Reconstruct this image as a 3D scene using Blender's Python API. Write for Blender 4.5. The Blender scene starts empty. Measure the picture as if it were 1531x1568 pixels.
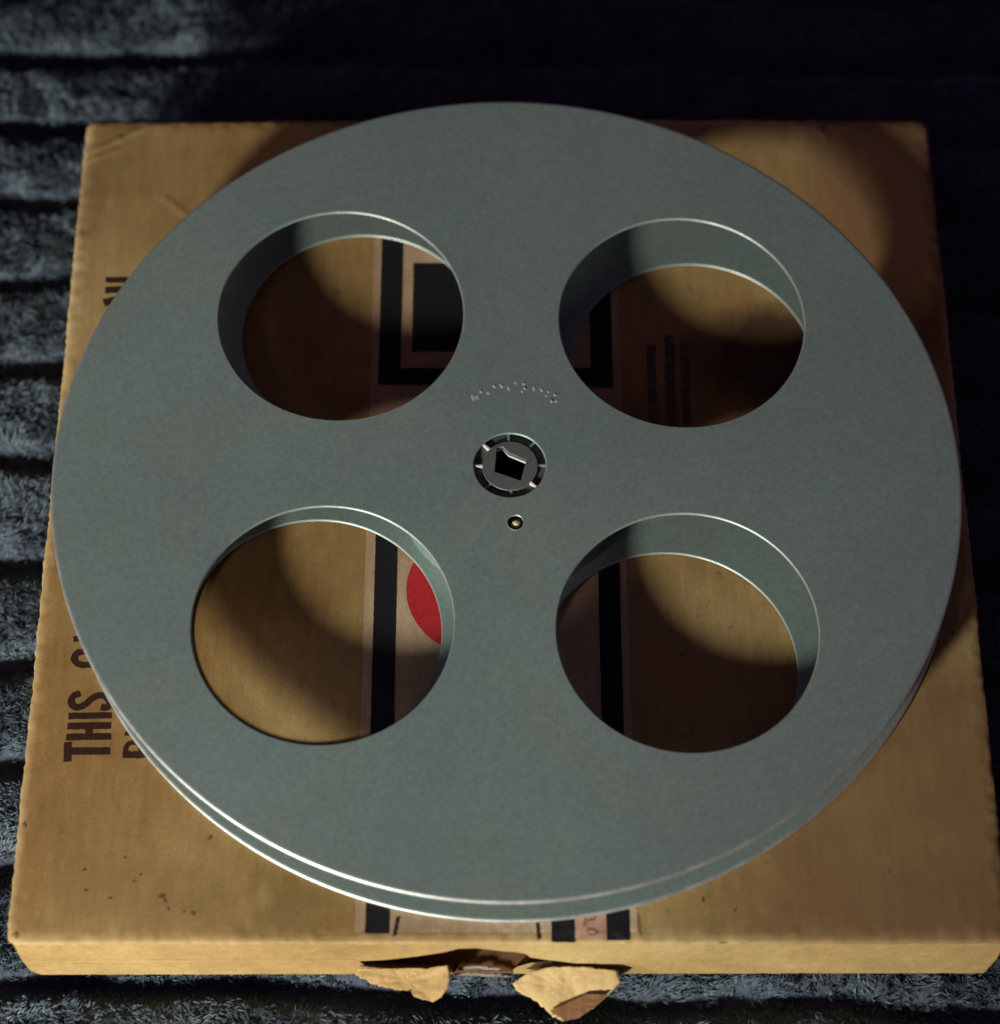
import bpy, bmesh, math, random
import numpy as np
from mathutils import Vector, noise, Matrix
from mathutils.geometry import tessellate_polygon

random.seed(7)
rng = np.random.default_rng(11)
MM = 0.001
H = 26.0                      # height of the carton, mm; blanket surface is z = 0

sc = bpy.context.scene
# ------------------------------------------------------------------ camera
cam_d = bpy.data.cameras.new("camera")
cam_d.sensor_fit = 'HORIZONTAL'
cam_d.sensor_width = 36.0
cam_d.lens = 36.0 * 3640.5 / 1531.0
cam_d.clip_start = 0.01
cam_d.clip_end = 50.0
cam = bpy.data.objects.new("camera", cam_d)
cam.location = (-0.00335, -0.30967, 0.56506 + H * MM)
cam.rotation_euler = (0.49337, -0.00125, -0.00144)
sc.collection.objects.link(cam)
sc.camera = cam
cam_d.dof.use_dof = True
cam_d.dof.focus_distance = 0.625
cam_d.dof.aperture_fstop = 8.0

# ------------------------------------------------------------------ dim room air
world = bpy.data.worlds.new("World")
sc.world = world
world.use_nodes = True
bgn = world.node_tree.nodes["Background"]
bgn.inputs["Color"].default_value = (0.92, 0.50, 0.98, 1)
bgn.inputs["Strength"].default_value = 0.046

# ------------------------------------------------------------------ one low lamp, front left
ld = bpy.data.lights.new("room_lamp", 'SPOT')     # a shaded lamp: its cone fades towards the right
ld.shadow_soft_size = 0.058
ld.spot_size = math.radians(36)
ld.spot_blend = 1.0
ld.energy = 83.0
ld.color = (1.0, 0.955, 0.84)
lamp = bpy.data.objects.new("room_lamp", ld)
lamp.location = (-0.601, -0.985, 0.442 + H * MM)
d = Vector((-0.15, -0.13, 0.02)) - lamp.location
lamp.rotation_euler = d.to_track_quat('-Z', 'Y').to_euler()
sc.collection.objects.link(lamp)

# a second, larger and dimmer lamp, lower and further to the left
l2 = bpy.data.lights.new("low_lamp", 'AREA')
l2.shape = 'DISK'
l2.size = 0.16
l2.energy = 3.3
l2.color = (1.0, 0.86, 0.84)
low = bpy.data.objects.new("low_lamp", l2)
low.location = (-0.78, -0.70, 0.275 + H * MM)
low.rotation_euler = (Vector((-0.1, -0.05, 0.03)) - low.location).to_track_quat('-Z', 'Y').to_euler()
sc.collection.objects.link(low)

vs = sc.view_settings
vs.view_transform = 'Standard'
vs.look = 'None'
vs.exposure = 0.0
vs.gamma = 1.0

# ================================================================== helpers
def new_mat(name):
    m = bpy.data.materials.new(name)
    m.use_nodes = True
    nt = m.node_tree
    return m, nt, nt.nodes["Principled BSDF"]

def N(nt, typ, **kw):
    n = nt.nodes.new(typ)
    for k, v in kw.items():
        if k in n.inputs:
            n.inputs[k].default_value = v
        else:
            setattr(n, k, v)
    return n

def coords(nt, scale=(1, 1, 1)):
    tc = N(nt, 'ShaderNodeTexCoord')
    mp = N(nt, 'ShaderNodeMapping')
    mp.inputs['Scale'].default_value = scale
    nt.links.new(tc.outputs['Object'], mp.inputs['Vector'])
    return mp.outputs['Vector']

def noise_tex(nt, vec, scale, detail=4, rough=0.55):
    n = N(nt, 'ShaderNodeTexNoise')
    n.inputs['Scale'].default_value = scale
    n.inputs['Detail'].default_value = detail
    n.inputs['Roughness'].default_value = rough
    nt.links.new(vec, n.inputs['Vector'])
    return n.outputs['Fac']

def ramp(nt, fac, stops):
    r = N(nt, 'ShaderNodeValToRGB')
    el = r.color_ramp.elements
    while len(el) < len(stops):
        el.new(0.5)
    for e, (p, c) in zip(el, stops):
        e.position = p
        e.color = c if len(c) == 4 else (*c, 1)
    nt.links.new(fac, r.inputs['Fac'])
    return r.outputs['Color']

def mix(nt, fac, a, b, mode='MIX'):
    n = N(nt, 'ShaderNodeMix', data_type='RGBA', blend_type=mode)
    for sock, v in ((n.inputs[0], fac), (n.inputs[6], a), (n.inputs[7], b)):
        if isinstance(v, (int, float)):
            sock.default_value = v
        elif isinstance(v, tuple):
            sock.default_value = v if len(v) == 4 else (*v, 1)
        else:
            nt.links.new(v, sock)
    return n.outputs[2]

def bump(nt, bsdf, fac, strength, dist):
    b = N(nt, 'ShaderNodeBump')
    b.inputs['Strength'].default_value = strength
    b.inputs['Distance'].default_value = dist
    nt.links.new(fac, b.inputs['Height'])
    nt.links.new(b.outputs['Normal'], bsdf.inputs['Normal'])
    return b

def link(o, parent=None):
    sc.collection.objects.link(o)
    if parent:
        o.parent = parent
    return o

def mesh_obj(name, verts, faces, mat, parent=None, smooth=False):
    me = bpy.data.meshes.new(name)
    me.from_pydata([tuple(c * MM for c in v) for v in verts], [], faces)
    me.update()
    bm = bmesh.new(); bm.from_mesh(me)
    bmesh.ops.recalc_face_normals(bm, faces=bm.faces)
    bm.to_mesh(me); bm.free()
    if smooth:
        me.polygons.foreach_set('use_smooth', [True] * len(me.polygons))
    me.materials.append(mat)
    return link(bpy.data.objects.new(name, me), parent)

def empty(name, loc):
    e = bpy.data.objects.new(name, None)
    e.location = [c * MM for c in loc]
    e.empty_display_size = 0.02
    return link(e)

def tag(o, label=None, cat=None, kind=None):
    if label: o['label'] = label
    if cat: o['category'] = cat
    if kind: o['kind'] = kind

# ================================================================== materials
def cardboard(name, dark, mid, light, specks=0.10):
    m, nt, b = new_mat(name)
    v = coords(nt)
    big = noise_tex(nt, v, 14, 6, 0.6)
    col = ramp(nt, big, [(0.30, dark), (0.5, mid), (0.72, light)])
    vf = coords(nt, (1.0, 0.18, 1.0))                      # vertical paper fibre
    fib = noise_tex(nt, vf, 420, 5, 0.6)
    col = mix(nt, 0.20, col, ramp(nt, fib, [(0.3, (0.22, 0.22, 0.22)), (0.7, (0.80, 0.80, 0.80))]), 'OVERLAY')
    hue = noise_tex(nt, v, 5.5, 3, 0.5)                    # patches of redder and yellower stock
    col = mix(nt, 1.0, col, ramp(nt, hue, [(0.40, (1.0, 0.89, 0.80)), (0.60, (1.0, 1.02, 1.0))]), 'MULTIPLY')
    blot = noise_tex(nt, v, 48, 5, 0.65)
    col = mix(nt, 0.30, col, ramp(nt, blot, [(0.32, (0.30, 0.28, 0.26)), (0.68, (0.70, 0.70, 0.70))]), 'OVERLAY')
    fine = noise_tex(nt, v, 1600, 2, 0.7)
    col = mix(nt, 0.25, col, ramp(nt, fine, [(0.3, (0.25, 0.25, 0.25)), (0.7, (0.75, 0.75, 0.75))]), 'OVERLAY')
    # scattered dark specks and pale scuffs
    sp = noise_tex(nt, v, 260, 2, 0.5)
    cl = noise_tex(nt, v, 22, 3, 0.6)
    spm = N(nt, 'ShaderNodeMath', operation='MULTIPLY')
    nt.links.new(ramp(nt, sp, [(0.69, (0, 0, 0)), (0.76, (specks * 6, specks * 6, specks * 6))]), spm.inputs[0])
    nt.links.new(ramp(nt, cl, [(0.50, (0, 0, 0)), (0.62, (1, 1, 1))]), spm.inputs[1])
    col = mix(nt, spm.outputs[0], col, (0.09, 0.055, 0.025))
    sc_ = noise_tex(nt, coords(nt, (1, .5, 1)), 75, 5, 0.65)
    scm = N(nt, 'ShaderNodeMath', operation='MULTIPLY')
    nt.links.new(ramp(nt, sc_, [(0.60, (0, 0, 0)), (0.78, (1, 1, 1))]), scm.inputs[0])
    scm.inputs[1].default_value = 0.35
    col = mix(nt, scm.outputs[0], col, tuple(min(1, c * 1.5) for c in light))
    nt.links.new(col, b.inputs['Base Color'])
    b.inputs['Roughness'].default_value = 0.85
    b.inputs['Specular IOR Level'].default_value = 0.12
    hb = mix(nt, 0.5, fib, noise_tex(nt, v, 120, 4))
    bump(nt, b, hb, 0.35, 0.00025)
    return m, nt, b, col

M = {}
M['card'], _nt, _b, _col = cardboard('cardboard_top', (0.205, 0.132, 0.050), (0.302, 0.210, 0.086), (0.390, 0.285, 0.132))
# worn pale edges of the lid: distance to the border through object coordinates
tc = N(_nt, 'ShaderNodeTexCoord'); sp = N(_nt, 'ShaderNodeSeparateXYZ')
_nt.links.new(tc.outputs['Object'], sp.inputs[0])
def absn(sock, half):
    a = N(_nt, 'ShaderNodeMath', operation='ABSOLUTE'); _nt.links.new(sock, a.inputs[0])
    s = N(_nt, 'ShaderNodeMath', operation='SUBTRACT'); _nt.links.new(a.outputs[0], s.inputs[0]); s.inputs[1].default_value = half
    return s.outputs[0]
mx = N(_nt, 'ShaderNodeMath', operation='MAXIMUM')
_nt.links.new(absn(sp.outputs[0], 0.124), mx.inputs[0]); _nt.links.new(absn(sp.outputs[1], 0.126), mx.inputs[1])
wn = noise_tex(_nt, coords(_nt), 130, 4, 0.6)
wm = N(_nt, 'ShaderNodeMath', operation='MULTIPLY_ADD'); _nt.links.new(wn, wm.inputs[0]); wm.inputs[1].default_value = 0.0045
_nt.links.new(mx.outputs[0], wm.inputs[2])
wfac = ramp(_nt, wm.outputs[0], [(0.0013, (0, 0, 0)), (0.0026, (0.75, 0.75, 0.75))])
_c2 = mix(_nt, wfac, _col, (0.60, 0.46, 0.25))
# soft noisy patches tinted into the lid: stains at left, darker areas at right
def tint_patch(col, cx, cy, rx, ry, tint, amt, nscale=60):
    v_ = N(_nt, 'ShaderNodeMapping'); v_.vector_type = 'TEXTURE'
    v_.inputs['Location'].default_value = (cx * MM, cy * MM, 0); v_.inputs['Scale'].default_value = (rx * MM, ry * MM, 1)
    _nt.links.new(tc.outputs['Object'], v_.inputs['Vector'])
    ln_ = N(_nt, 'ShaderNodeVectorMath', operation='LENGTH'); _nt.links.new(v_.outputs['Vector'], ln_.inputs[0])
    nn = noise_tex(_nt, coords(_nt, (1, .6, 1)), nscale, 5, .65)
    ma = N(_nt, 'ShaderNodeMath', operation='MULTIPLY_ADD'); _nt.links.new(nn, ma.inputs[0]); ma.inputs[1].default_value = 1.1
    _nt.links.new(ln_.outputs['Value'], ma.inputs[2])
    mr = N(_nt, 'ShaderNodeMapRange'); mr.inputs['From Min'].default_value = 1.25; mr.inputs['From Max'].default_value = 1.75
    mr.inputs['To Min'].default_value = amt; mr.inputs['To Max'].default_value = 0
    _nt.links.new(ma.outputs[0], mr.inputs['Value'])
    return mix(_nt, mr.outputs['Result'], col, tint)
_c2 = tint_patch(_c2, 79, 43, 27, 18, (0.070, 0.040, 0.022), .92)  # dark ragged patch to the right of the label
_c2 = tint_patch(_c2, -121, 96, 5, 16, (0.20, 0.115, 0.05), .5, 90)
_c2 = tint_patch(_c2, 108, -96, 54, 54, (0.16, 0.082, 0.040), .60, 26)  # redder near-right corner; the lamp's fall-off is also put into the card colour
_c2 = tint_patch(_c2, 112, 100, 26, 40, (0.20, 0.10, 0.055), .55, 26)  # far-right corner: fading light painted into the card along with red-brown staining
_c2 = tint_patch(_c2, -60, 112, 30, 14, (0.20, 0.11, 0.045), .35, 40)
_c2 = tint_patch(_c2, -92, -113, 22, 8, (0.22, 0.14, 0.06), .35, 120)
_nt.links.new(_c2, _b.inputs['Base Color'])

M['card_side'], *_ = cardboard('cardboard_side', (0.33, 0.230, 0.092), (0.43, 0.310, 0.132), (0.52, 0.39, 0.18), 0.0)
M['card_torn'], *_ = cardboard('cardboard_torn', (0.40, 0.28, 0.125), (0.52, 0.385, 0.18), (0.60, 0.46, 0.235), 0.0)
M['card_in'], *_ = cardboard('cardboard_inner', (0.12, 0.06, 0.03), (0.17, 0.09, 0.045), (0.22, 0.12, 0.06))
M['grey_ply'], *_ = cardboard('grey_ply', (0.17, 0.155, 0.13), (0.25, 0.235, 0.205), (0.34, 0.32, 0.28), 0.0)
M['label'], *_ = cardboard('label_paper', (0.31, 0.225, 0.145), (0.40, 0.295, 0.195), (0.49, 0.375, 0.26))
M['pink'], *_ = cardboard('pink_paper', (0.36, 0.21, 0.15), (0.46, 0.275, 0.20), (0.54, 0.34, 0.25))

def ink(name, c, wear=0.62):
    m, nt, b = new_mat(name)
    v = coords(nt)
    n = noise_tex(nt, v, 700, 4, 0.7)
    n2 = noise_tex(nt, v, 90, 3, 0.6)
    col = ramp(nt, n, [(0.2, tuple(x * .8 for x in c)), (0.8, tuple(x * 1.25 for x in c))])
    f = ramp(nt, mix(nt, 0.5, n, n2), [(wear, (0, 0, 0)), (wear + 0.12, (0.8, 0.8, 0.8))])
    col = mix(nt, f, col, (0.20, 0.13, 0.07))
    nt.links.new(col, b.inputs['Base Color'])
    b.inputs['Roughness'].default_value = 0.7
    b.inputs['Specular IOR Level'].default_value = 0.2
    bump(nt, b, n, 0.2, 0.0002)
    return m
M['ink_brown'] = ink('stamp_ink', (0.030, 0.013, 0.008), 0.60)
M['ink_black'] = ink('black_print', (0.010, 0.010, 0.013), 0.66)
M['faded_pen'] = ink('faded_pen_ink', (0.085, 0.050, 0.030), 0.50)
M['ink_red'] = ink('red_print', (0.40, 0.020, 0.027), 0.66)
M['ink_faint'] = ink('faint_print', (0.25, 0.13, 0.085), 0.55)
M['tint_patch'] = ink('dark_patch', (0.165, 0.095, 0.046), 0.50)
M['ink_pen'] = ink('pen_ink', (0.032, 0.018, 0.013), 0.60)
M['speck'] = ink('speck', (0.125, 0.085, 0.036), 0.50)

def metal(name, base, rough, metallic, grain=0.5, spread=1.0, rscale=240):
    m, nt, b = new_mat(name)
    v = coords(nt)
    n1 = noise_tex(nt, v, 900, 3, 0.65)
    n2 = noise_tex(nt, v, 28, 4, 0.55)
    n3 = noise_tex(nt, v, rscale, 4, 0.65)
    col = ramp(nt, n1, [(0.25, tuple(c * 0.84 for c in base)), (0.75, tuple(c * 1.16 for c in base))])
    tint = ramp(nt, n2, [(0.35, (0.92, 0.97, 0.98)), (0.65, (1.0, 0.985, 0.95))])
    col = mix(nt, 1.0, col, tint, 'MULTIPLY')
    nt.links.new(col, b.inputs['Base Color'])
    b.inputs['Metallic'].default_value = metallic
    rr = N(nt, 'ShaderNodeMapRange')
    rr.inputs['To Min'].default_value = rough - 0.06 * spread
    rr.inputs['To Max'].default_value = rough + 0.08 * spread
    nt.links.new(n3, rr.inputs['Value'])
    nt.links.new(rr.outputs['Result'], b.inputs['Roughness'])
    sv2 = N(nt, 'ShaderNodeVectorRotate'); sv2.inputs['Angle'].default_value = 0.6
    nt.links.new(coords(nt), sv2.inputs['Vector'])
    mp2 = N(nt, 'ShaderNodeMapping'); mp2.inputs['Scale'].default_value = (1.0, 0.03, 1.0); nt.links.new(sv2.outputs['Vector'], mp2.inputs['Vector'])
    scr = noise_tex(nt, mp2.outputs['Vector'], 330, 2, 0.5)
    smask = noise_tex(nt, v, 17, 3, 0.6)
    sm_ = N(nt, 'ShaderNodeMath', operation='MULTIPLY')
    nt.links.new(ramp(nt, scr, [(0.70, (0, 0, 0)), (0.76, (1, 1, 1))]), sm_.inputs[0])
    nt.links.new(ramp(nt, smask, [(0.50, (0, 0, 0)), (0.70, (0.35, 0.35, 0.35))]), sm_.inputs[1])
    col = mix(nt, sm_.outputs[0], col, tuple(min(1, c * 1.5) for c in base))
    rub = noise_tex(nt, v, 9, 5, 0.6)
    col = mix(nt, 1.0, col, ramp(nt, rub, [(0.35, (0.90, 0.90, 0.91)), (0.65, (1.06, 1.06, 1.05))]), 'MULTIPLY')
    nt.links.new(col, b.inputs['Base Color'])
    bump(nt, b, n1, 0.10 * grain, 0.0002)
    return m
M['metal'] = metal('grey_enamelled_metal', (0.262, 0.342, 0.322), 0.47, 0.45)
M['bead'] = metal('rolled_metal_edge', (0.62, 0.66, 0.63), 0.40, 0.80, 1.6, 3.2, 110)
M['edge'] = metal('pressed_opening_edge', (0.46, 0.50, 0.47), 0.44, 0.70, 1.6, 3.2, 90)
M['emboss'] = metal('worn_letter_metal', (0.46, 0.53, 0.50), 0.48, 0.35)
M['hub'] = metal('hub_metal', (0.195, 0.205, 0.205), 0.45, 0.5)
M['dark'] = metal('dark_metal', (0.035, 0.04, 0.034), 0.55, 0.2)
M['slot'] = metal('slot_metal', (0.095, 0.115, 0.095), 0.55, 0.3)
M['bright'] = metal('bare_metal', (0.86, 0.88, 0.88), 0.40, 0.25)
M['brass'] = metal('brass_pin', (0.90, 0.92, 0.55), 0.40, 0.1)

# ================================================================== blanket
def rib(y):                       # height profile across the ribs, mm
    t = ((y - 26.3 + 15.4) / 30.8) % 1.0
    c = abs(t - 0.5) * 2          # 1 at the channel .. 0 mid rib  (channel at t = 0/1)
    return c
def wav(x, y):
    return 2.2 * noise.noise(Vector((x * .009, y * .009, 1.3))) + 1.2 * noise.noise(Vector((x * .03, y * .02, 5.1)))
def channel(x, y):
    yy = y + 2.0 * wav(x, y) + 0.02 * (x + 140)
    t = ((yy - 26.3) / 30.8) % 1.0
    return min(t, 1 - t) * 30.8    # mm distance to nearest channel line
BX, BY = 124.0, 126.0
def bl_h(x, y):
    dch = channel(x, y)
    g = math.exp(-(dch / 4.3) ** 2)
    h = -3.4 - 7.0 * g + 1.2 * noise.noise(Vector((x * .02, y * .02, 9))) + 0.7 * noise.noise(Vector((x * .09, y * .09, 4)))
    # pressed flat under the carton
    h -= 0.8 + 0.085 * max(0.0, min(y, 240.0) - 132.0)          # falls away behind the carton
    ix = max(0.0, min(1.0, (BX + 4 - abs(x)) / 8)); iy = max(0.0, min(1.0, (BY + 4 - abs(y)) / 8))
    k = ix * iy
    return h * (1 - k) + min(h, -4.5) * k

def make_blanket():
    xs = np.concatenate([np.arange(-700, -230, 12.), np.arange(-230, 231, 3.), np.arange(242, 701, 12.)])
    ys = np.concatenate([np.arange(-700, -230, 6.), np.arange(-230, 291, 2.), np.arange(296, 701, 6.)])
    verts = [(x, y, bl_h(x, y)) for y in ys for x in xs]
    nx = len(xs)
    faces = [(j * nx + i, j * nx + i + 1, (j + 1) * nx + i + 1, (j + 1) * nx + i)
             for j in range(len(ys) - 1) for i in range(nx - 1)]
    m, nt, b = new_mat('fleece_backing')
    v = coords(nt)
    n = noise_tex(nt, v, 300, 5, 0.7)
    col = ramp(nt, n, [(0.3, (0.05, 0.064, 0.09)), (0.75, (0.11, 0.14, 0.18))])
    nt.links.new(col, b.inputs['Base Color'])
    b.inputs['Roughness'].default_value = 0.95
    b.inputs['Specular IOR Level'].default_value = 0.05
    bump(nt, b, n, 1.0, 0.002)
    o = mesh_obj('blanket', verts, faces, m, None, True)
    tag(o, 'dark blue-grey ribbed fleece blanket lying under the cardboard carton', 'blanket')
    return o
blanket = make_blanket()

def make_pile():
    # tufts of strands as thin tapered blades, spread over the part in view and a margin round it
    X0, X1, Y0, Y1 = -215, 215, -215, 275
    n_t = 100000
    cx = rng.uniform(X0, X1, n_t); cy = rng.uniform(Y0, Y1, n_t)
    keep = ~((np.abs(cx) < BX - 5) & (np.abs(cy) < BY - 5))
    cx, cy = cx[keep], cy[keep]
    ox_ = rng.uniform(-310, 310, 90000); oy_ = rng.uniform(-310, 370, 90000)          # thinner beyond
    far = (np.abs(ox_) > 215) | (oy_ < -215) | (oy_ > 275)
    dist = np.maximum.reduce([np.abs(ox_) - 215, -215 - oy_, oy_ - 275])
    far &= rng.uniform(0, 1, 90000) < np.clip(1 - dist / 95, 0, 1)
    cx = np.concatenate([cx, ox_[far]]); cy = np.concatenate([cy, oy_[far]])
    V = []; F = []; base = 0
    cols = []
    per = 6
    P = []
    for x, y in zip(cx, cy):
        dch = channel(x, y)
        if dch < 2.8 and random.random() < 0.75:
            continue
        z = bl_h(x, y)
        a = noise.noise(Vector((x * .03, y * .03, 2.0))) * 3.2 + noise.noise(Vector((x * .13, y * .13, 7.0))) * 2.6
        le = (3.3 + 1.2 * noise.noise(Vector((x * .06, y * .06, 12.)))) * (1 if dch > 5 else 0.75)
        lean = 0.95 + 0.45 * noise.noise(Vector((x * .08, y * .08, 21.)))
        tone = 0.5 + 0.55 * noise.noise(Vector((x * .05, y * .05, 31.))) + 0.35 * noise.noise(Vector((x * .2, y * .2, 41.)))
        P.append((x, y, z, a, le, lean, tone))
    P = np.array(P)
    n = len(P)
    P = np.repeat(P, per, 0)
    m = len(P)
    x = P[:, 0] + rng.normal(0, .62, m); y = P[:, 1] + rng.normal(0, .62, m); z = P[:, 2] - 0.3
    ang = P[:, 3] + 0.35 + rng.normal(0, .35, m)
    le = np.clip(P[:, 4], 1.5, 6) * rng.uniform(.7, 1.15, m)
    ln = np.clip(P[:, 5] + rng.normal(0, .18, m), .1, 1.35)
    dx = np.sin(ang); dy = -np.cos(ang)
    # strand: root, mid, tip ; tips of one tuft draw together
    hx = np.sin(ln * .6); hz = np.cos(ln * .6); tx = np.sin(ln * 1.25); tz = np.cos(ln * 1.25)
    mxp = x + dx * hx * le * .55; myp = y + dy * hx * le * .55; mzp = z + hz * le * .55
    conv = .7
    txp = mxp + dx * tx * le * .5 + (P[:, 0] - x) * conv; typ = myp + dy * tx * le * .5 + (P[:, 1] - y) * conv; tzp = mzp + tz * le * .5
    # keep out of the carton
    wv = rng.uniform(0, math.pi, m)
    wx, wy = np.cos(wv), np.sin(wv)
    wr, wm_ = .24, .30
    co = np.empty((m, 5, 3))
    co[:, 0] = np.stack([x - wx * wr, y - wy * wr, z], 1)
    co[:, 1] = np.stack([x + wx * wr, y + wy * wr, z], 1)
    co[:, 2] = np.stack([mxp + wx * wm_, myp + wy * wm_, mzp], 1)
    co[:, 3] = np.stack([mxp - wx * wm_, myp - wy * wm_, mzp], 1)
    co[:, 4] = np.stack([txp, typ, tzp], 1)
    inside = ((np.abs(co[:, :, 0]) < BX + .5) & (np.abs(co[:, :, 1]) < BY + 1) & (co[:, :, 2] > -0.4)).any(1)
    co = co[~inside]; tone = P[~inside, 6] + rng.normal(0, .07, len(co)); m = len(co)
    me = bpy.data.meshes.new('fleece_pile')
    me.vertices.add(m * 5)
    me.vertices.foreach_set('co', (co * MM).reshape(-1))
    idx = np.arange(m)[:, None] * 5
    quad = (idx + np.array([0, 1, 2, 3])); tri = (idx + np.array([3, 2, 4]))
    loops = np.concatenate([quad, tri], 1).reshape(-1)
    me.loops.add(len(loops)); me.loops.foreach_set('vertex_index', loops.astype(np.int32))
    me.polygons.add(m * 2)
    st = (np.arange(m)[:, None] * 7 + np.array([0, 4])).reshape(-1)
    me.polygons.foreach_set('loop_start', st.astype(np.int32))
    me.polygons.foreach_set('use_smooth', np.ones(m * 2, bool))
    at = me.attributes.new('tone', 'FLOAT', 'POINT')
    tv = np.repeat(np.clip(tone, 0, 1), 5).reshape(m, 5)
    at.data.foreach_set('value', tv.reshape(-1).astype(np.float32))
    me.update(calc_edges=True)
    mt, nt, b = new_mat('fleece_fibre')
    an = N(nt, 'ShaderNodeAttribute'); an.attribute_name = 'tone'
    col = ramp(nt, an.outputs['Fac'], [(0.0, (0.120, 0.158, 0.200)), (0.5, (0.175, 0.235, 0.278)), (1.0, (0.255, 0.335, 0.370))])
    nt.links.new(col, b.inputs['Base Color'])
    b.inputs['Roughness'].default_value = 0.8
    b.inputs['Specular IOR Level'].default_value = 0.08
    tl = N(nt, 'ShaderNodeBsdfTranslucent'); nt.links.new(col, tl.inputs['Color'])      # light seeps through the fibres
    ms = N(nt, 'ShaderNodeMixShader'); ms.inputs[0].default_value = 0.45
    nt.links.new(b.outputs[0], ms.inputs[1]); nt.links.new(tl.outputs[0], ms.inputs[2])
    nt.links.new(ms.outputs[0], nt.nodes['Material Output'].inputs['Surface'])
    me.materials.append(mt)
    o = link(bpy.data.objects.new('fleece_pile', me), blanket)
    tag(o, kind='stuff')
    return o
make_pile()

# ================================================================== carton
carton = empty('cardboard_carton', (0, 0, 0))
tag(carton, 'worn brown cardboard film carton with torn front side lying on the fleece blanket', 'carton')

def seg_d(px, py, a, b):
    ax, ay = a; bx, by = b
    t = max(0, min(1, ((px - ax) * (bx - ax) + (py - ay) * (by - ay)) / ((bx - ax) ** 2 + (by - ay) ** 2)))
    return math.hypot(px - ax - t * (bx - ax), py - ay - t * (by - ay))
CREASES = [((-124, 113.2), (-114.1, 119), .55), ((-114.1, 119), (-105, 124.8), .5), ((-124.4, 110.1), (-120.5, 112.4), .5),
           ((-120.5, 112.4), (-114.8, 115.1), .4), ((-99.5, 97.9), (-92.5, 91.4), .35), ((91.3, 126), (92.4, 122.2), .5), ((92.4, 122.2), (94.6, 119.5), .4)]
def top_z(x, y):
    r = math.hypot(x, y)
    f = max(0.0, min(1.0, (r - 116) / 20))
    z = H + f * (0.7 * noise.noise(Vector((x * .02, y * .02, 3))) - 0.1) - 0.25 * (1 - f)
    ex = max(0, abs(x) - 120.5); ey = max(0, abs(y) - 122.5)
    z -= 0.045 * (ex * ex + ey * ey)
    if max(ex, ey) > 0:
        z += 0.35 * noise.noise(Vector((x * .35, y * .35, 8))) * min(1, max(ex, ey))
    for a, b, hgt in CREASES:
        d_ = seg_d(x, y, a, b)
        if d_ < 3: z += hgt * math.exp(-(d_ / .55) ** 2)
    return z

def make_top():
    xs = np.linspace(-124.3, 124.3, 250); ys = np.linspace(-126.2, 126.0, 254)
    nx, ny = len(xs), len(ys)
    verts = []
    for j, y in enumerate(ys):
        for i, x in enumerate(xs):
            px, py = x, y
            # corners measured on the print: slight bow and ragged border
            e = 0
            if i in (0, nx - 1):
                px += .30 * noise.noise(Vector((y * .08, x, 2))) + .38 * noise.noise(Vector((y * .9, x, 3)))
                px += (0.6 if i == 0 else -0.8) * (1 - (y + 126) / 252)
            if j in (0, ny - 1):
                py += .30 * noise.noise(Vector((x * .08, y, 2))) + .42 * noise.noise(Vector((x * .9, y, 3)))
            # worn blunt corners
            cxr = max(0, abs(px) - 121.5); cyr = max(0, abs(py) - 123.4)
            if cxr and cyr:
                q = math.hypot(cxr, cyr)
                if q > 2.6:
                    px = math.copysign(121.5 + cxr * 2.6 / q, px); py = math.copysign(123.4 + cyr * 2.6 / q, py)
            verts.append((px, py, top_z(x, y)))
    n = nx * ny
    faces = [(j * nx + i, j * nx + i + 1, (j + 1) * nx + i + 1, (j + 1) * nx + i) for j in range(ny - 1) for i in range(nx - 1)]
    # thickness: lower skirt round the border and a floor
    ring = [i for i in range(nx)] + [j * nx + nx - 1 for j in range(1, ny)] + [(ny - 1) * nx + i for i in range(nx - 2, -1, -1)] + [j * nx for j in range(ny - 2, 0, -1)]
    b0 = len(verts)
    for r_ in ring:
        x, y, z = verts[r_]
        verts.append((x * .998, y * .998, z - 1.0))
    L = len(ring)
    faces += [(ring[k], ring[(k + 1) % L], b0 + (k + 1) % L, b0 + k) for k in range(L)]
    faces.append(tuple(range(b0, b0 + L)))
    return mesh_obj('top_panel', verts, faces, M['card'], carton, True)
top_panel = make_top()

def prism_xz(name, poly, y0, y1, mat, parent, jitter=0.0):
    """closed prism: outline in x,z, thickness along y"""
    n = len(poly)
    v = [(x, y0, z) for x, z in poly] + [(x, y1, z) for x, z in poly]
    tris = tessellate_polygon([[Vector((x, z, 0)) for x, z in poly]])
    f = [tuple(t) for t in tris] + [tuple(reversed([i + n for i in t])) for t in tris]
    f += [(i, (i + 1) % n, n + (i + 1) % n, n + i) for i in range(n)]
    return mesh_obj(name, v, f, mat, parent)

def rag(p, q, n, amp, seed):
    out = []
    for k in range(n):
        t = k / n
        x = p[0] + (q[0] - p[0]) * t; z = p[1] + (q[1] - p[1]) * t
        out.append((x, z + (amp * noise.noise(Vector((x * .7, seed, 0))) if k else 0)))
    return out

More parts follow.
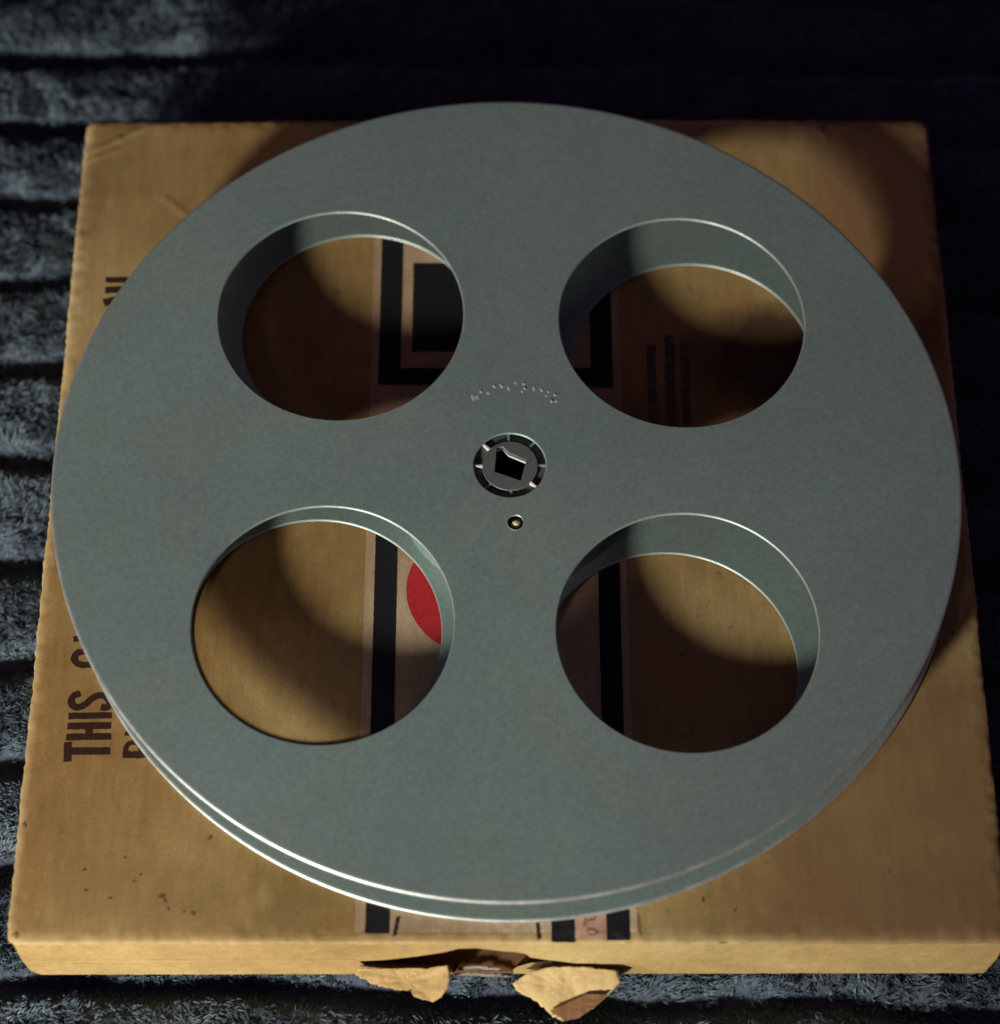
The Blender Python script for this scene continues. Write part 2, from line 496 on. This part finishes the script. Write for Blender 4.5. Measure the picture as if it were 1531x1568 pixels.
# front side with the torn opening; heights below are from the carton's bottom
tear_up = [(-37.9, 11.1), (-31.4, 12.1), (-27, 13.6), (-23, 15.1), (-19, 17.0), (-16.5, 18.2), (-12.6, 21.2), (-8.1, 21.5), (-5, 20.4), (-1.8, 19.1), (1.5, 18.3), (4, 17.0),
           (5.3, 14.0), (9, 12.2), (12.4, 10.9), (17, 9.1), (22.1, 7.7), (30, 4.9)]
tear_lo = [(28.8, 3.6), (24, 5.0), (18.9, 6.2), (14, 7.6), (10.5, 8.4), (5.3, 6.7), (2.0, 3.6), (0.7, 0.3), (-14.3, 0.6), (-14.9, 4.7), (-18, 5.6), (-21.4, 5.4), (-29.8, 6.5), (-36.2, 6.9)]
YF = -126.0
def front_outline():
    o = rag((-122.2, 24.9), (122.0, 24.9), 120, .3, 1.0)
    o += [(122.0, 24.9), (122.3, 12), (121.2, 1.2)]
    o += rag((121.0, 0.7), (0.7, 0.5), 60, .5, 2.0)
    # up round the opening (tear runs through to the bottom edge)
    o += [(0.7, 0.5)] + [p_ for p_ in reversed(tear_lo[:7])] + list(reversed(tear_up)) + list(reversed(tear_lo[9:])) + [(-14.3, 0.6)]
    o += rag((-14.3, 0.5), (-119.5, 0.2), 55, .5, 3.0)
    o += [(-119.5, 0.2), (-121.6, 3.5), (-122.3, 12)]
    return o
front = prism_xz('front_side', front_outline(), YF, YF + 0.9, M['card_side'], carton)
bpm = front.modifiers.new('bevel', 'BEVEL'); bpm.width = 0.00018; bpm.segments = 1; bpm.limit_method = 'ANGLE'
# paper tape strip along the upper lip, and a seam across the left half
def strip(name, x0, x1, z0, z1, y, th, mat, parent, seed, amp=.25):
    a = rag((x0, z1), (x1, z1), int((x1 - x0) / 2), amp, seed) + [(x1, z1)] + rag((x1, z0), (x0, z0), int((x1 - x0) / 2), amp, seed + 1) + [(x0, z0)]
    return prism_xz(name, a, y - th, y, mat, parent)
strip('tape_edge', -120.5, -38.8, 11.7, 12.5, YF - .02, .22, M['card_torn'], front, 5.0, .5)

def solid_box(name, x0, x1, y0, y1, z0, z1, mat, parent):
    v = [(x, y, z) for z in (z0, z1) for y in (y0, y1) for x in (x0, x1)]
    f = [(0, 2, 3, 1), (4, 5, 7, 6), (0, 1, 5, 4), (2, 6, 7, 3), (0, 4, 6, 2), (1, 3, 7, 5)]
    o = mesh_obj(name, v, f, mat, parent)
    b = o.modifiers.new('bevel', 'BEVEL'); b.width = 0.0004; b.segments = 2
    return o
solid_box('left_side', -122.6, -121.6, -124.9, 124.4, 0.3, 24.9, M['card_side'], carton)
solid_box('right_side', 121.4, 122.4, -124.9, 124.4, 0.3, 24.9, M['card_side'], carton)
solid_box('back_side', -122.0, 121.8, 124.5, 125.4, 0.3, 24.7, M['card_side'], carton)
solid_box('bottom_panel', -121.5, 121.3, -125.6, 124.4, -0.4, 0.25, M['card_in'], carton)
# inner fold of the torn front, in shade behind the opening
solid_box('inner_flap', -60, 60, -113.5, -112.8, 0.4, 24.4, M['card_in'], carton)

# folded-out torn pieces: a curled sheet each
def torn_piece(name, outline, mat, curl, seed, thick=0.38, parent=front):
    cx = sum(v[0] for v in outline) / len(outline); cy = sum(v[1] for v in outline) / len(outline)
    # subdivide outline and make a fan with inner rings, for a crumpled surface
    pts = []
    for k in range(len(outline)):
        a = Vector(outline[k]); b = Vector(outline[(k + 1) % len(outline)])
        ns = max(1, int((b - a).length / .6))
        for s in range(ns): pts.append(a.lerp(b, s / ns))
    c = sum(pts, Vector()) / len(pts)
    rings = [1.0 - .065 * k for k in range(15)]
    V = []; n = len(pts)
    for r_ in rings:
        for q in pts:
            w = c + (q - c) * r_
            nz = 0.8 * noise.noise(Vector((w.x * .22, w.y * .22, seed))) + .35 * (abs(noise.noise(Vector((w.x * .35, w.y * .5, seed + 4)))) - .25) + .10 * noise.noise(Vector((w.x * 1.4, w.y * 1.4, seed + 7)))
            z = w.z + nz * .9 + curl(w.x, w.y)
            j = .40 * noise.noise(Vector((w.x * 1.3, w.y * 1.3, seed + 9))) if r_ == 1.0 else 0
            V.append((w.x + j, w.y + j, z))
    F = []
    for k in range(len(rings) - 1):
        for i in range(n):
            F.append((k * n + i, k * n + (i + 1) % n, (k + 1) * n + (i + 1) % n, (k + 1) * n + i))
    F.append(tuple((len(rings) - 1) * n + i for i in range(n)))
    o = mesh_obj(name, V, F, mat, parent, True)
    s = o.modifiers.new('solid', 'SOLIDIFY'); s.thickness = thick * MM; s.offset = -1
    return o
zf = H
flapL = [(-38.5, -126.9, 11.0), (-29.5, -126.9, 11.3), (-21.1, -126.9, 11.5), (-15.5, -126.5, 12.6), (-14.9, -128.3, 11.0), (-15.3, -131.6, 9.6), (-17.2, -134, 8.6), (-19.2, -135, 8.0), (-23.7, -133.6, 8.6), (-25, -132.2, 9.2), (-32.7, -131.0, 9.6), (-38.7, -128.6, 10.8)]
torn_piece('torn_flap', [(x, y - .2, z - 2.6) for x, y, z in flapL], M['card_torn'], lambda x, y: .10 * max(0, x + 24) * max(0, -128 - y) * .35, 3.0)
flapR = [(1.0, -130.4, 10.0), (5.2, -127.9, 11.0), (10.4, -126.9, 11.5), (18.8, -126.9, 11.3), (27.1, -127.8, 10.9), (28.1, -130.3, 10.0), (25.2, -132.8, 9.0), (21.3, -136.0, 7.5), (17.4, -138.2, 6.6), (13.6, -139, 6.3), (11.0, -138.2, 6.6), (7.2, -135.0, 8.1), (4.0, -133.5, 8.7), (1.7, -132, 9.4)]
torn_piece('torn_flap', [(x, y - .2, z - 1.6) for x, y, z in flapR], M['card_torn'], lambda x, y: -.10 * max(0, -133.0 - y + .42 * (x - 18)) ** 1.5, 6.0)
fold = [(10.2, -136.9, 7.4), (14.5, -135.0, 8.2), (19.4, -133.0, 9.1), (24.6, -133.0, 9.0), (21.5, -135.9, 7.6), (17.6, -138.4, 6.5), (13.6, -139.2, 6.2)]
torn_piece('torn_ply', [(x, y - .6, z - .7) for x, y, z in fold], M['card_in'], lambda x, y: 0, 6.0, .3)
# thin torn plies left between the two flaps
for k, (xa, xb, y_, z_) in enumerate([(-13.2, -2.0, -125.9, 5.6), (-14.2, 0.8, -126.6, 2.4)]):
    torn_piece('torn_ply', [(xa, y_, z_ + .2), (xa + 4, y_ - .1, z_ + 1.3), (xa + 7, y_ - .1, z_ + .9), (xb - 3, y_ - .1, z_ - .1), (xb, y_, z_ - .7), (xb - .6, y_ - .5, z_ - 1.1), (xb - 4, y_ - .5, z_ - .6), (xa + 5, y_ - .6, z_ + .3), (xa + .6, y_ - .5, z_ - .3)], M['grey_ply'], lambda x, y: 0, 11.0 + k, .15)

# ---------------- print on the lid
def ribbon(name, pts, w, mat, parent, z=None, h=0.07, seed=0., rough=.22, closed_round=False):
    """flat ink stroke of width w along pts (x,y), following the lid, slightly ragged"""
    P = [Vector((a, b)) for a, b in pts]
    Q = []
    for a, b in zip(P[:-1], P[1:]):
        ns = max(2, int((b - a).length / .45))
        Q += [a.lerp(b, k / ns) for k in range(ns)]
    Q.append(P[-1])
    V = []; F = []
    for k, q in enumerate(Q):
        a = Q[max(0, k - 2)]; b = Q[min(len(Q) - 1, k + 2)]
        t = (b - a).normalized(); nrm = Vector((-t.y, t.x))
        for s in (-1, 1):
            ww = w / 2 + rough * noise.noise(Vector((q.x * 1.7, q.y * 1.7, seed + s)))
            c = q + nrm * s * ww
            if k in (0, len(Q) - 1):
                c += t * (rough * 1.5 * noise.noise(Vector((q.x * 3, q.y * 3, seed + s * 3))))
            zz = (top_z(c.x, c.y) if z is None else z(c.x, c.y))
            V.append((c.x, c.y, zz + h))
    for k in range(len(Q) - 1):
        F.append((2 * k, 2 * k + 2, 2 * k + 3, 2 * k + 1))
    return mesh_obj(name, V, F, mat, parent)

def multi(name, strokes, w, mat, parent, h0=.07, **kw):
    """one mesh out of several strokes (a letter)"""
    obs = [ribbon(name, s, wi, mat, None, seed=i * 3.1, h=h0 + .012 * i, **kw) for i, (s, wi) in enumerate(zip(strokes, w))]
    bm = bmesh.new()
    for o in obs:
        bm.from_mesh(o.data)
    me = bpy.data.meshes.new(name); bm.to_mesh(me); bm.free(); me.materials.append(mat)
    for o in obs:
        d_ = o.data; bpy.data.objects.remove(o); bpy.data.meshes.remove(d_)
    return link(bpy.data.objects.new(name, me), parent)

INK = M['ink_brown']
def smooth_path(pts, it=2):
    P = [Vector(q) for q in pts]
    for _ in range(it):
        Q = [P[0]]
        for a, b in zip(P[:-1], P[1:]):
            Q += [a.lerp(b, .25), a.lerp(b, .75)]
        Q.append(P[-1]); P = Q
    return [tuple(q) for q in P]
L_T = [[(-113.11, -72.8), (-112.75, -78.05)], [(-112.15, -75.3), (-102.14, -75.23)]]
L_H = [[(-113.74, -71.39), (-102.17, -71.17)], [(-113.57, -68.36), (-102.4, -68.15)], [(-108.14, -68.13), (-107.88, -71.31)]]
L_I = [[(-113.67, -65.54), (-102.48, -65.26)]]
L_S = [smooth_path([(-111.1, -59.0), (-113.13, -60.0), (-113.37, -62.03), (-111.78, -63.3), (-109.58, -62.5), (-108.31, -60.82), (-106.42, -59.55), (-104.43, -59.8), (-102.9, -61.75), (-103.91, -63.3), (-105.5, -62.9)])]
L_C = [smooth_path([(-109.6, -47.2), (-111.0, -47.1), (-113.1, -47.5), (-113.6, -49.06), (-112.8, -50.7), (-110.52, -51.1), (-107.7, -50.7)])]
L_D = [[(-113.48, -42.63), (-113.1, -44.3)]]
L_P = [[(-98.9, -76.29), (-92.0, -76.15)], smooth_path([(-98.2, -75.69), (-98.1, -73.5), (-96.4, -72.6), (-94.5, -73.5), (-94.2, -75.6)])]
L_d2 = [[(-98.8, -70.27), (-97.0, -70.43)]]
L_N1 = [[(-114.41, 69.26), (-107.0, 69.23)]]
L_N2 = [[(-114.33, 65.86), (-108.8, 66.05)]]
L_N3 = [[(-114.34, 61.5), (-111.0, 62.46)]]
for strokes, w in ((L_T, [2.0, 1.95]), (L_H, [1.8, 1.85, 1.8]), (L_I, [1.7]), (L_S, [1.85]), (L_C, [1.75]), (L_D, [1.7]),
                   (L_P, [1.9, 1.3]), (L_d2, [1.3]), (L_N1, [1.9]), (L_N2, [2.2]), (L_N3, [2.6])):
    multi('printed_letter', strokes, w, INK, top_panel)

def sheet(name, poly, mat, parent, h, n=3):
    """flat printed area with a ragged outline, draped on the lid"""
    P = []
    for a, b in zip(poly, poly[1:] + poly[:1]):
        a = Vector(a); b = Vector(b); ns = max(1, int((b - a).length / 1.5))
        P += [a.lerp(b, k / ns) for k in range(ns)]
    V = []
    for q in P:
        x = q.x + .14 * noise.noise(Vector((q.x * .9, q.y * .9, 1))); y = q.y + .14 * noise.noise(Vector((q.x * .9, q.y * .9, 5)))
        V.append((x, y, top_z(x, y) + h))
    t = tessellate_polygon([[Vector((v[0], v[1], 0)) for v in V]])
    return mesh_obj(name, V, [tuple(i) for i in t], mat, parent)
def rect(x0, x1, y0, y1): return [(x0, y0), (x1, y0), (x1, y1), (x0, y1)]
def bar(x0, x1, y0, y1, mat, h, name='printed_bar', parent=None):
    # subdivided so that it follows the lid
    nx = max(1, int((x1 - x0) / 1.0)); ny = max(1, int((y1 - y0) / 1.0))
    V = []; F = []
    for j in range(ny + 1):
        for i in range(nx + 1):
            x = x0 + (x1 - x0) * i / nx; y = y0 + (y1 - y0) * j / ny
            x += .10 * noise.noise(Vector((x * .8, y * .8, 3))); y += .12 * noise.noise(Vector((x * .8, y * .8, 7)))
            V.append((x, y, top_z(x, y) + h))
    for j in range(ny):
        for i in range(nx):
            a = j * (nx + 1) + i
            F.append((a, a + 1, a + nx + 2, a + nx + 1))
    return mesh_obj(name, V, F, mat, parent or top_panel)
label_sheet = bar(-38.2, 31.6, -123.4, 112, M['label'], .10, 'printed_label')
B = M['ink_black']
bar(-36.0, -29.9, 34.3, 108, B, .22); bar(23.2, 29.3, 33.5, 108, B, .22)
bar(-29.9, 23.2, 34.3, 39.8, B, .22); bar(-29.9, 23.2, 102, 108, B, .22)
bar(-26.8, 14, 45.2, 74.9, B, .22, 'printed_block')
bar(-35.6, -29.7, -123.7, 12, B, .22); bar(23.9, 29.6, -125.3, 12, B, .22); bar(-29.7, 23.9, 6, 12, B, .22)
bar(10.3, 16.1, -125.8, -106, B, .22)
bar(16.1, 23.9, -124.8, -106, M['pink'], .18, 'pink_panel')
multi('printed_letter', [smooth_path([(18.4, -118.3), (21.2, -118.2), (21.2, -120.2), (18.6, -120.4), (18.5, -121.8)]), [(18.6, -120.2), (18.5, -118.4)]], [.55, .5], M['ink_faint'], top_panel, h0=.24)
multi('printed_letter', [smooth_path([(18.8, -123.2), (19.6, -122.6), (21.4, -122.9), (21.6, -124.0), (19.4, -124.0)])], [.5], M['ink_faint'], top_panel, h0=.24)
ribbon('ink_mark', [(-27.6, -119.5), (-28.4, -124.2)], .9, M['ink_pen'], top_panel, seed=4, rough=.3, h=.24)
ribbon('ink_mark', [(6.8, -120.5), (7.2, -125.2)], .8, M['ink_pen'], top_panel, seed=6, rough=.35, h=.24)
ribbon('ink_mark', [(32.0, -119.0), (32.2, -124.5)], .5, M['ink_faint'], top_panel, seed=9, rough=.3)
# red spot (only its left edge shows past the reel)
V = [(-6.6 + 20.5 * math.cos(t) , -29.0 + 19.5 * math.sin(t)) for t in np.linspace(0, 2 * math.pi, 96, endpoint=False)]
sheet('red_dot', V, M['ink_red'], top_panel, .22)
# faint strokes under the right rear opening
for x0, x1, y0, y1, w in ((40.2, 40.0, 47, 22, 2.4), (45.5, 45.0, 51, 21, 2.7), (49.6, 49.4, 48, 22, 2.3)):
    ribbon('ink_stroke', [(x0, y0), (x1, y1)], w, M['faded_pen'], top_panel, seed=x0, rough=.6, h=.10)
# specks
for x, y, r_ in ((-121.6, -124.0, 1.0), (-122.3, -94.9, .7), (-75.3, -98.7, .75), (-86.2, -114.1, .8), (-85.4, -115.3, .5), (-78.3, -118.6, .7), (-84.5, -117.4, .42), (-106.2, -107.2, .55), (-105.2, -112.5, .5),
                (-99.0, -114.5, .5), (-80.6, -118.2, .35), (-92, -108.4, .4), (-93.4, -110.2, .4), (-96.2, -104, .35), (48, -114.8, .6), (56, -117.5, .45), (41, -112, .4), (33.5, -113, .5)):
    pts = []
    for t in np.linspace(0, 2 * math.pi, 14, endpoint=False):
        rr = r_ * (.8 + .9 * noise.noise(Vector((x + 1.6 * math.cos(t), y + 1.6 * math.sin(t), 2)))) * (1 + .35 * math.sin(2 * t + x))
        pts.append((x + rr * math.cos(t), y + rr * math.sin(t)))
    c = (x, y, top_z(x, y) + .09)
    Vv = [c] + [(a, b, top_z(a, b) + .09) for a, b in pts]
    mesh_obj('speck', Vv, [(0, 1 + k, 1 + (k + 1) % 14) for k in range(14)], M['speck'], top_panel)

# ================================================================== film reel
CX, CY = 0.31, -1.30
reel = empty('film_reel', (CX, CY, H))
tag(reel, 'large grey metal film reel with four round openings lying on the cardboard carton', 'film reel')
RA, HA, HB = 120.0, 65.85, 33.55
def circle_spline(cd, cx, cy, r, n=None):
    n = n or max(24, int(r * 3.2))
    sp_ = cd.splines.new('POLY'); sp_.points.add(n - 1)
    for k in range(n):
        t = 2 * math.pi * k / n
        sp_.points[k].co = ((cx + r * math.cos(t)) * MM, (cy + r * math.sin(t)) * MM, 0, 1)
    sp_.use_cyclic_u = True
def flat_from_splines(name, build, half, bev, mat, parent):
    cd = bpy.data.curves.new(name, 'CURVE'); cd.dimensions = '2D'; cd.fill_mode = 'BOTH'
    build(cd)
    cd.extrude = (half - bev) * MM; cd.bevel_depth = bev * MM; cd.bevel_resolution = 3; cd.offset = -bev * MM
    tmp = bpy.data.objects.new('tmp', cd); sc.collection.objects.link(tmp)
    dg = bpy.context.evaluated_depsgraph_get()
    me = bpy.data.meshes.new_from_object(tmp.evaluated_get(dg))
    bpy.data.objects.remove(tmp); bpy.data.curves.remove(cd)
    bm = bmesh.new(); bm.from_mesh(me)
    bmesh.ops.remove_doubles(bm, verts=bm.verts, dist=1e-7)
    bmesh.ops.recalc_face_normals(bm, faces=bm.faces)
    for f in bm.faces: f.smooth = abs(f.normal.z) < .9999
    bm.to_mesh(me); bm.free()
    me.name = name
    me.materials.clear(); me.materials.append(mat)
    return link(bpy.data.objects.new(name, me), parent)
def holes(ph): return [(HA * math.cos(math.radians(a) + ph), HA * math.sin(math.radians(a) + ph)) for a in (45, 135, 225, 315)]
def torus(name, R, r, mat, parent, loc=(0, 0, 0), nu=220, nv=12):
    V = []; F = []
    for i in range(nu):
        t = 2 * math.pi * i / nu
        for j in range(nv):
            s = 2 * math.pi * j / nv
            V.append((loc[0] + (R + r * math.cos(s)) * math.cos(t), loc[1] + (R + r * math.cos(s)) * math.sin(t), loc[2] + r * math.sin(s)))
    for i in range(nu):
        for j in range(nv):
            F.append((i * nv + j, ((i + 1) % nu) * nv + j, ((i + 1) % nu) * nv + (j + 1) % nv, i * nv + (j + 1) % nv))
    return mesh_obj(name, V, F, mat, parent, True)

PIN = (1.8, -16.7)
HC = (0.4, 0.4)       # hub ring centre in reel coordinates
def flange(ph, upper):
    OFF = (-.35, -.15) if upper else (0, 0)          # the upper disc's rim sits a little off centre
    def b(cd):
        circle_spline(cd, OFF[0], OFF[1], RA - .6, 400)
        for x, y in holes(ph): circle_spline(cd, x, y, HB, 180)
        circle_spline(cd, HC[0], HC[1], 9.6 if upper else 5.0, 64)
        if upper: circle_spline(cd, PIN[0], PIN[1], 2.15, 32)
    o = flat_from_splines('flange', b, .5, .28, M['metal'], reel)
    torus('rolled_rim', RA - .75, .78, M['bead'], o, (OFF[0], OFF[1], -.30), 360, 14)
    for x, y in holes(ph):
        torus('opening_edge', HB + .28, .44, M['edge'], o, (x, y, -.10), 180, 10)
    return o
lower = flange(-0.1075, False); lower.location = (0, 0, 1.1 * MM)
lower['label'] = 'lower flange resting on the carton'
upper = flange(-0.0207, True)
NXT, NYT = -0.0057, 0.0097                    # the upper flange leans slightly
z_up = 17.6 + NXT * CX + NYT * CY - .5
upper.location = (-.3 * MM, -.2 * MM, z_up * MM)
upper.rotation_euler = (math.atan(NYT), math.atan(-NXT), 0)
upper['label'] = 'upper flange'

def cyl_ring(name, ro, ri, z0, z1, mat, parent, n=72, c=(0, 0)):
    V = []; F = []
    for k in range(n):
        t = 2 * math.pi * k / n; cc, ss = math.cos(t), math.sin(t)
        V += [(c[0] + ro * cc, c[1] + ro * ss, z0), (c[0] + ro * cc, c[1] + ro * ss, z1), (c[0] + ri * cc, c[1] + ri * ss, z1), (c[0] + ri * cc, c[1] + ri * ss, z0)]
    for k in range(n):
        a = 4 * k; b_ = 4 * ((k + 1) % n)
        for q in range(4): F.append((a + q, a + (q + 1) % 4, b_ + (q + 1) % 4, b_ + q))
    return mesh_obj(name, V, F, mat, parent)
core = cyl_ring('hub', 29.5, 27.5, 1.7, 16.2, M['metal'], reel)
cyl_ring('hub_sleeve', 11.2, 8.6, 1.7, 14.3, M['dark'], core, 64, HC)
# slotted hub disc with a square spindle opening
SQ = [(-2.83, 4.58), (-1.2, 4.85), (0.45, 3.0), (5.08, 0.84), (3.53, -5.35), (-3.33, -2.71)]
SQ = [(x - CX, y - CY) for x, y in SQ]
def hub_poly(cd):
    circle_spline(cd, HC[0], HC[1], 7.35, 72)
    sp_ = cd.splines.new('POLY'); sp_.points.add(len(SQ) - 1)
    for k, (x, y) in enumerate(SQ): sp_.points[k].co = (x * MM, y * MM, 0, 1)
    sp_.use_cyclic_u = True
disc = flat_from_splines('hub_disc', hub_poly, .75, .12, M['hub'], upper)
disc.location = (0, 0, -.75 * MM)
# lining of the spindle opening
n = len(SQ)
V = [(x, y, z) for z in (-.1, -1.5) for x, y in SQ] + [(HC[0] + (x - HC[0]) * 1.10, HC[1] + (y - HC[1]) * 1.10, z) for z in (-.0, -1.5) for x, y in SQ]
F = [(k, (k + 1) % n, n + (k + 1) % n, n + k) for k in range(n)] + [(k, 2 * n + k, 2 * n + (k + 1) % n, (k + 1) % n) for k in range(n)]
mesh_obj('spindle_opening', V, F, M['bright'], disc)
# floor of the slots, black well below the opening
cyl_ring('slot_floor', 9.9, 6.9, -2.0, -1.15, M['slot'], upper, 64, HC)
def well():
    V = []; F = []; nn = 48
    for k in range(nn):
        t = 2 * math.pi * k / nn
        V += [(HC[0] + 6.9 * math.cos(t), HC[1] + 6.9 * math.sin(t), -1.9), (HC[0] + 6.2 * math.cos(t), HC[1] + 6.2 * math.sin(t), -13.0)]
    for k in range(nn): F.append((2 * k, 2 * ((k + 1) % nn), 2 * ((k + 1) % nn) + 1, 2 * k + 1))
    F.append(tuple(2 * k + 1 for k in range(nn)))
    return mesh_obj('spindle_well', V, F, M['dark'], upper)
well()
for a in (92, 137, 180, 226, 272, 318, 3, 48):
    t = math.radians(a); c_, s_ = math.cos(t), math.sin(t)
    w = .38
    P = []
    for z in (-1.2, .0 if a in (180, 318, 137) else -.25):
        for r_, q in ((7.1, -w), (9.9, -w * .7), (9.9, w * .7), (7.1, w)):
            P.append((HC[0] + r_ * c_ - q * s_, HC[1] + r_ * s_ + q * c_, z))
    o = mesh_obj('bridge', P, [(0, 3, 2, 1), (4, 5, 6, 7), (0, 1, 5, 4), (1, 2, 6, 5), (2, 3, 7, 6), (3, 0, 4, 7)], M['bright'] if a in (180, 318, 137) else M['metal'], upper)
    bb = o.modifiers.new('bevel', 'BEVEL'); bb.width = .00012; bb.segments = 2
torus('hub_lip', 9.75, .30, M['metal'], upper, (HC[0], HC[1], .10), 96, 8)
torus('pin_lip', 2.25, .20, M['bead'], upper, (PIN[0], PIN[1], .34), 48, 8)
# locking pin recessed in its round hole
V = []; F = []; nu, nv = 24, 7
for j in range(nv):
    ph = math.pi / 2 * j / (nv - 1)
    for i in range(nu):
        t = 2 * math.pi * i / nu
        V.append((PIN[0] + 1.2 * math.cos(ph) * math.cos(t), PIN[1] + 1.2 * math.cos(ph) * math.sin(t), -1.0 + 1.1 * math.sin(ph)))
for j in range(nv - 1):
    for i in range(nu):
        F.append((j * nu + i, j * nu + (i + 1) % nu, (j + 1) * nu + (i + 1) % nu, (j + 1) * nu + i))
mesh_obj('locking_pin', V, F, M['brass'], upper, True)
cyl_ring('pin_socket', 2.7, .9, -1.5, -1.25, M['dark'], upper, 32, PIN)
# worn embossed lettering over the hub: raised rounded strokes
def ridge(pts, w, hgt, mat):
    P = [Vector((x - CX, y - CY)) for x, y in pts]
    V = []; F = []; prof = [(-1, 0), (-.6, .75), (0, 1), (.6, .75), (1, 0)]
    for k, q in enumerate(P):
        t = (P[min(k + 1, len(P) - 1)] - P[max(k - 1, 0)]).normalized(); nn = Vector((-t.y, t.x))
        e = .35 if k in (0, len(P) - 1) else 1
        for a, b in prof:
            c = q + nn * a * w / 2 * (e if len(P) > 2 else 1)
            V.append((c.x, c.y, .5 + b * hgt * (e if len(P) > 2 else 1) - .01))
    for k in range(len(P) - 1):
        for i in range(4):
            a = k * 5 + i
            F.append((a, a + 1, a + 6, a + 5))
    return mesh_obj('embossed_mark', V, F, mat, upper, True)
def sub(a, b, n=4): return [(a[0] + (b[0] - a[0]) * k / n, a[1] + (b[1] - a[1]) * k / n) for k in range(n + 1)]
MARKS = [((-3.75, 23.7), (-2.95, 22.7), 0), ((-1.7, 24.1), (-1.1, 22.6), 0), ((.46, 23.6), (.56, 21.7), 0), ((2.1, 24.7), (2.7, 23.8), 1), ((4.1, 24.0), (5.0, 24.0), 0), ((4.5, 23.0), (5.2, 22.3), 2), ((4.0, 21.9), (4.35, 21.4), 0),
         ((7.4, 23.4), (7.25, 21.7), 0), ((9.2, 22.7), (9.6, 21.4), 0), ((10.9, 21.75), (11.4, 21.4), 0), ((12.5, 20.9), (13.3, 20.3), 0), ((11.7, 19.4), (12.25, 18.2), 2), ((-9.3, 20.8), (-8.8, 18.6), 1), ((-8.1, 20.4), (-7.8, 19.0), 1), ((-7.2, 22.0), (-6.7, 21.1), 0), ((-5.3, 21.6), (-4.7, 20.6), 1), ((10.3, 20.6), (10.9, 20.0), 1), ((13.0, 19.0), (13.4, 18.1), 1)]
for a, b, k in MARKS:
    ridge(sub(a, b), .95 if k != 1 else 1.1, (.13, .08, .20)[k], (M['emboss'], M['emboss'], M['bead'])[k])
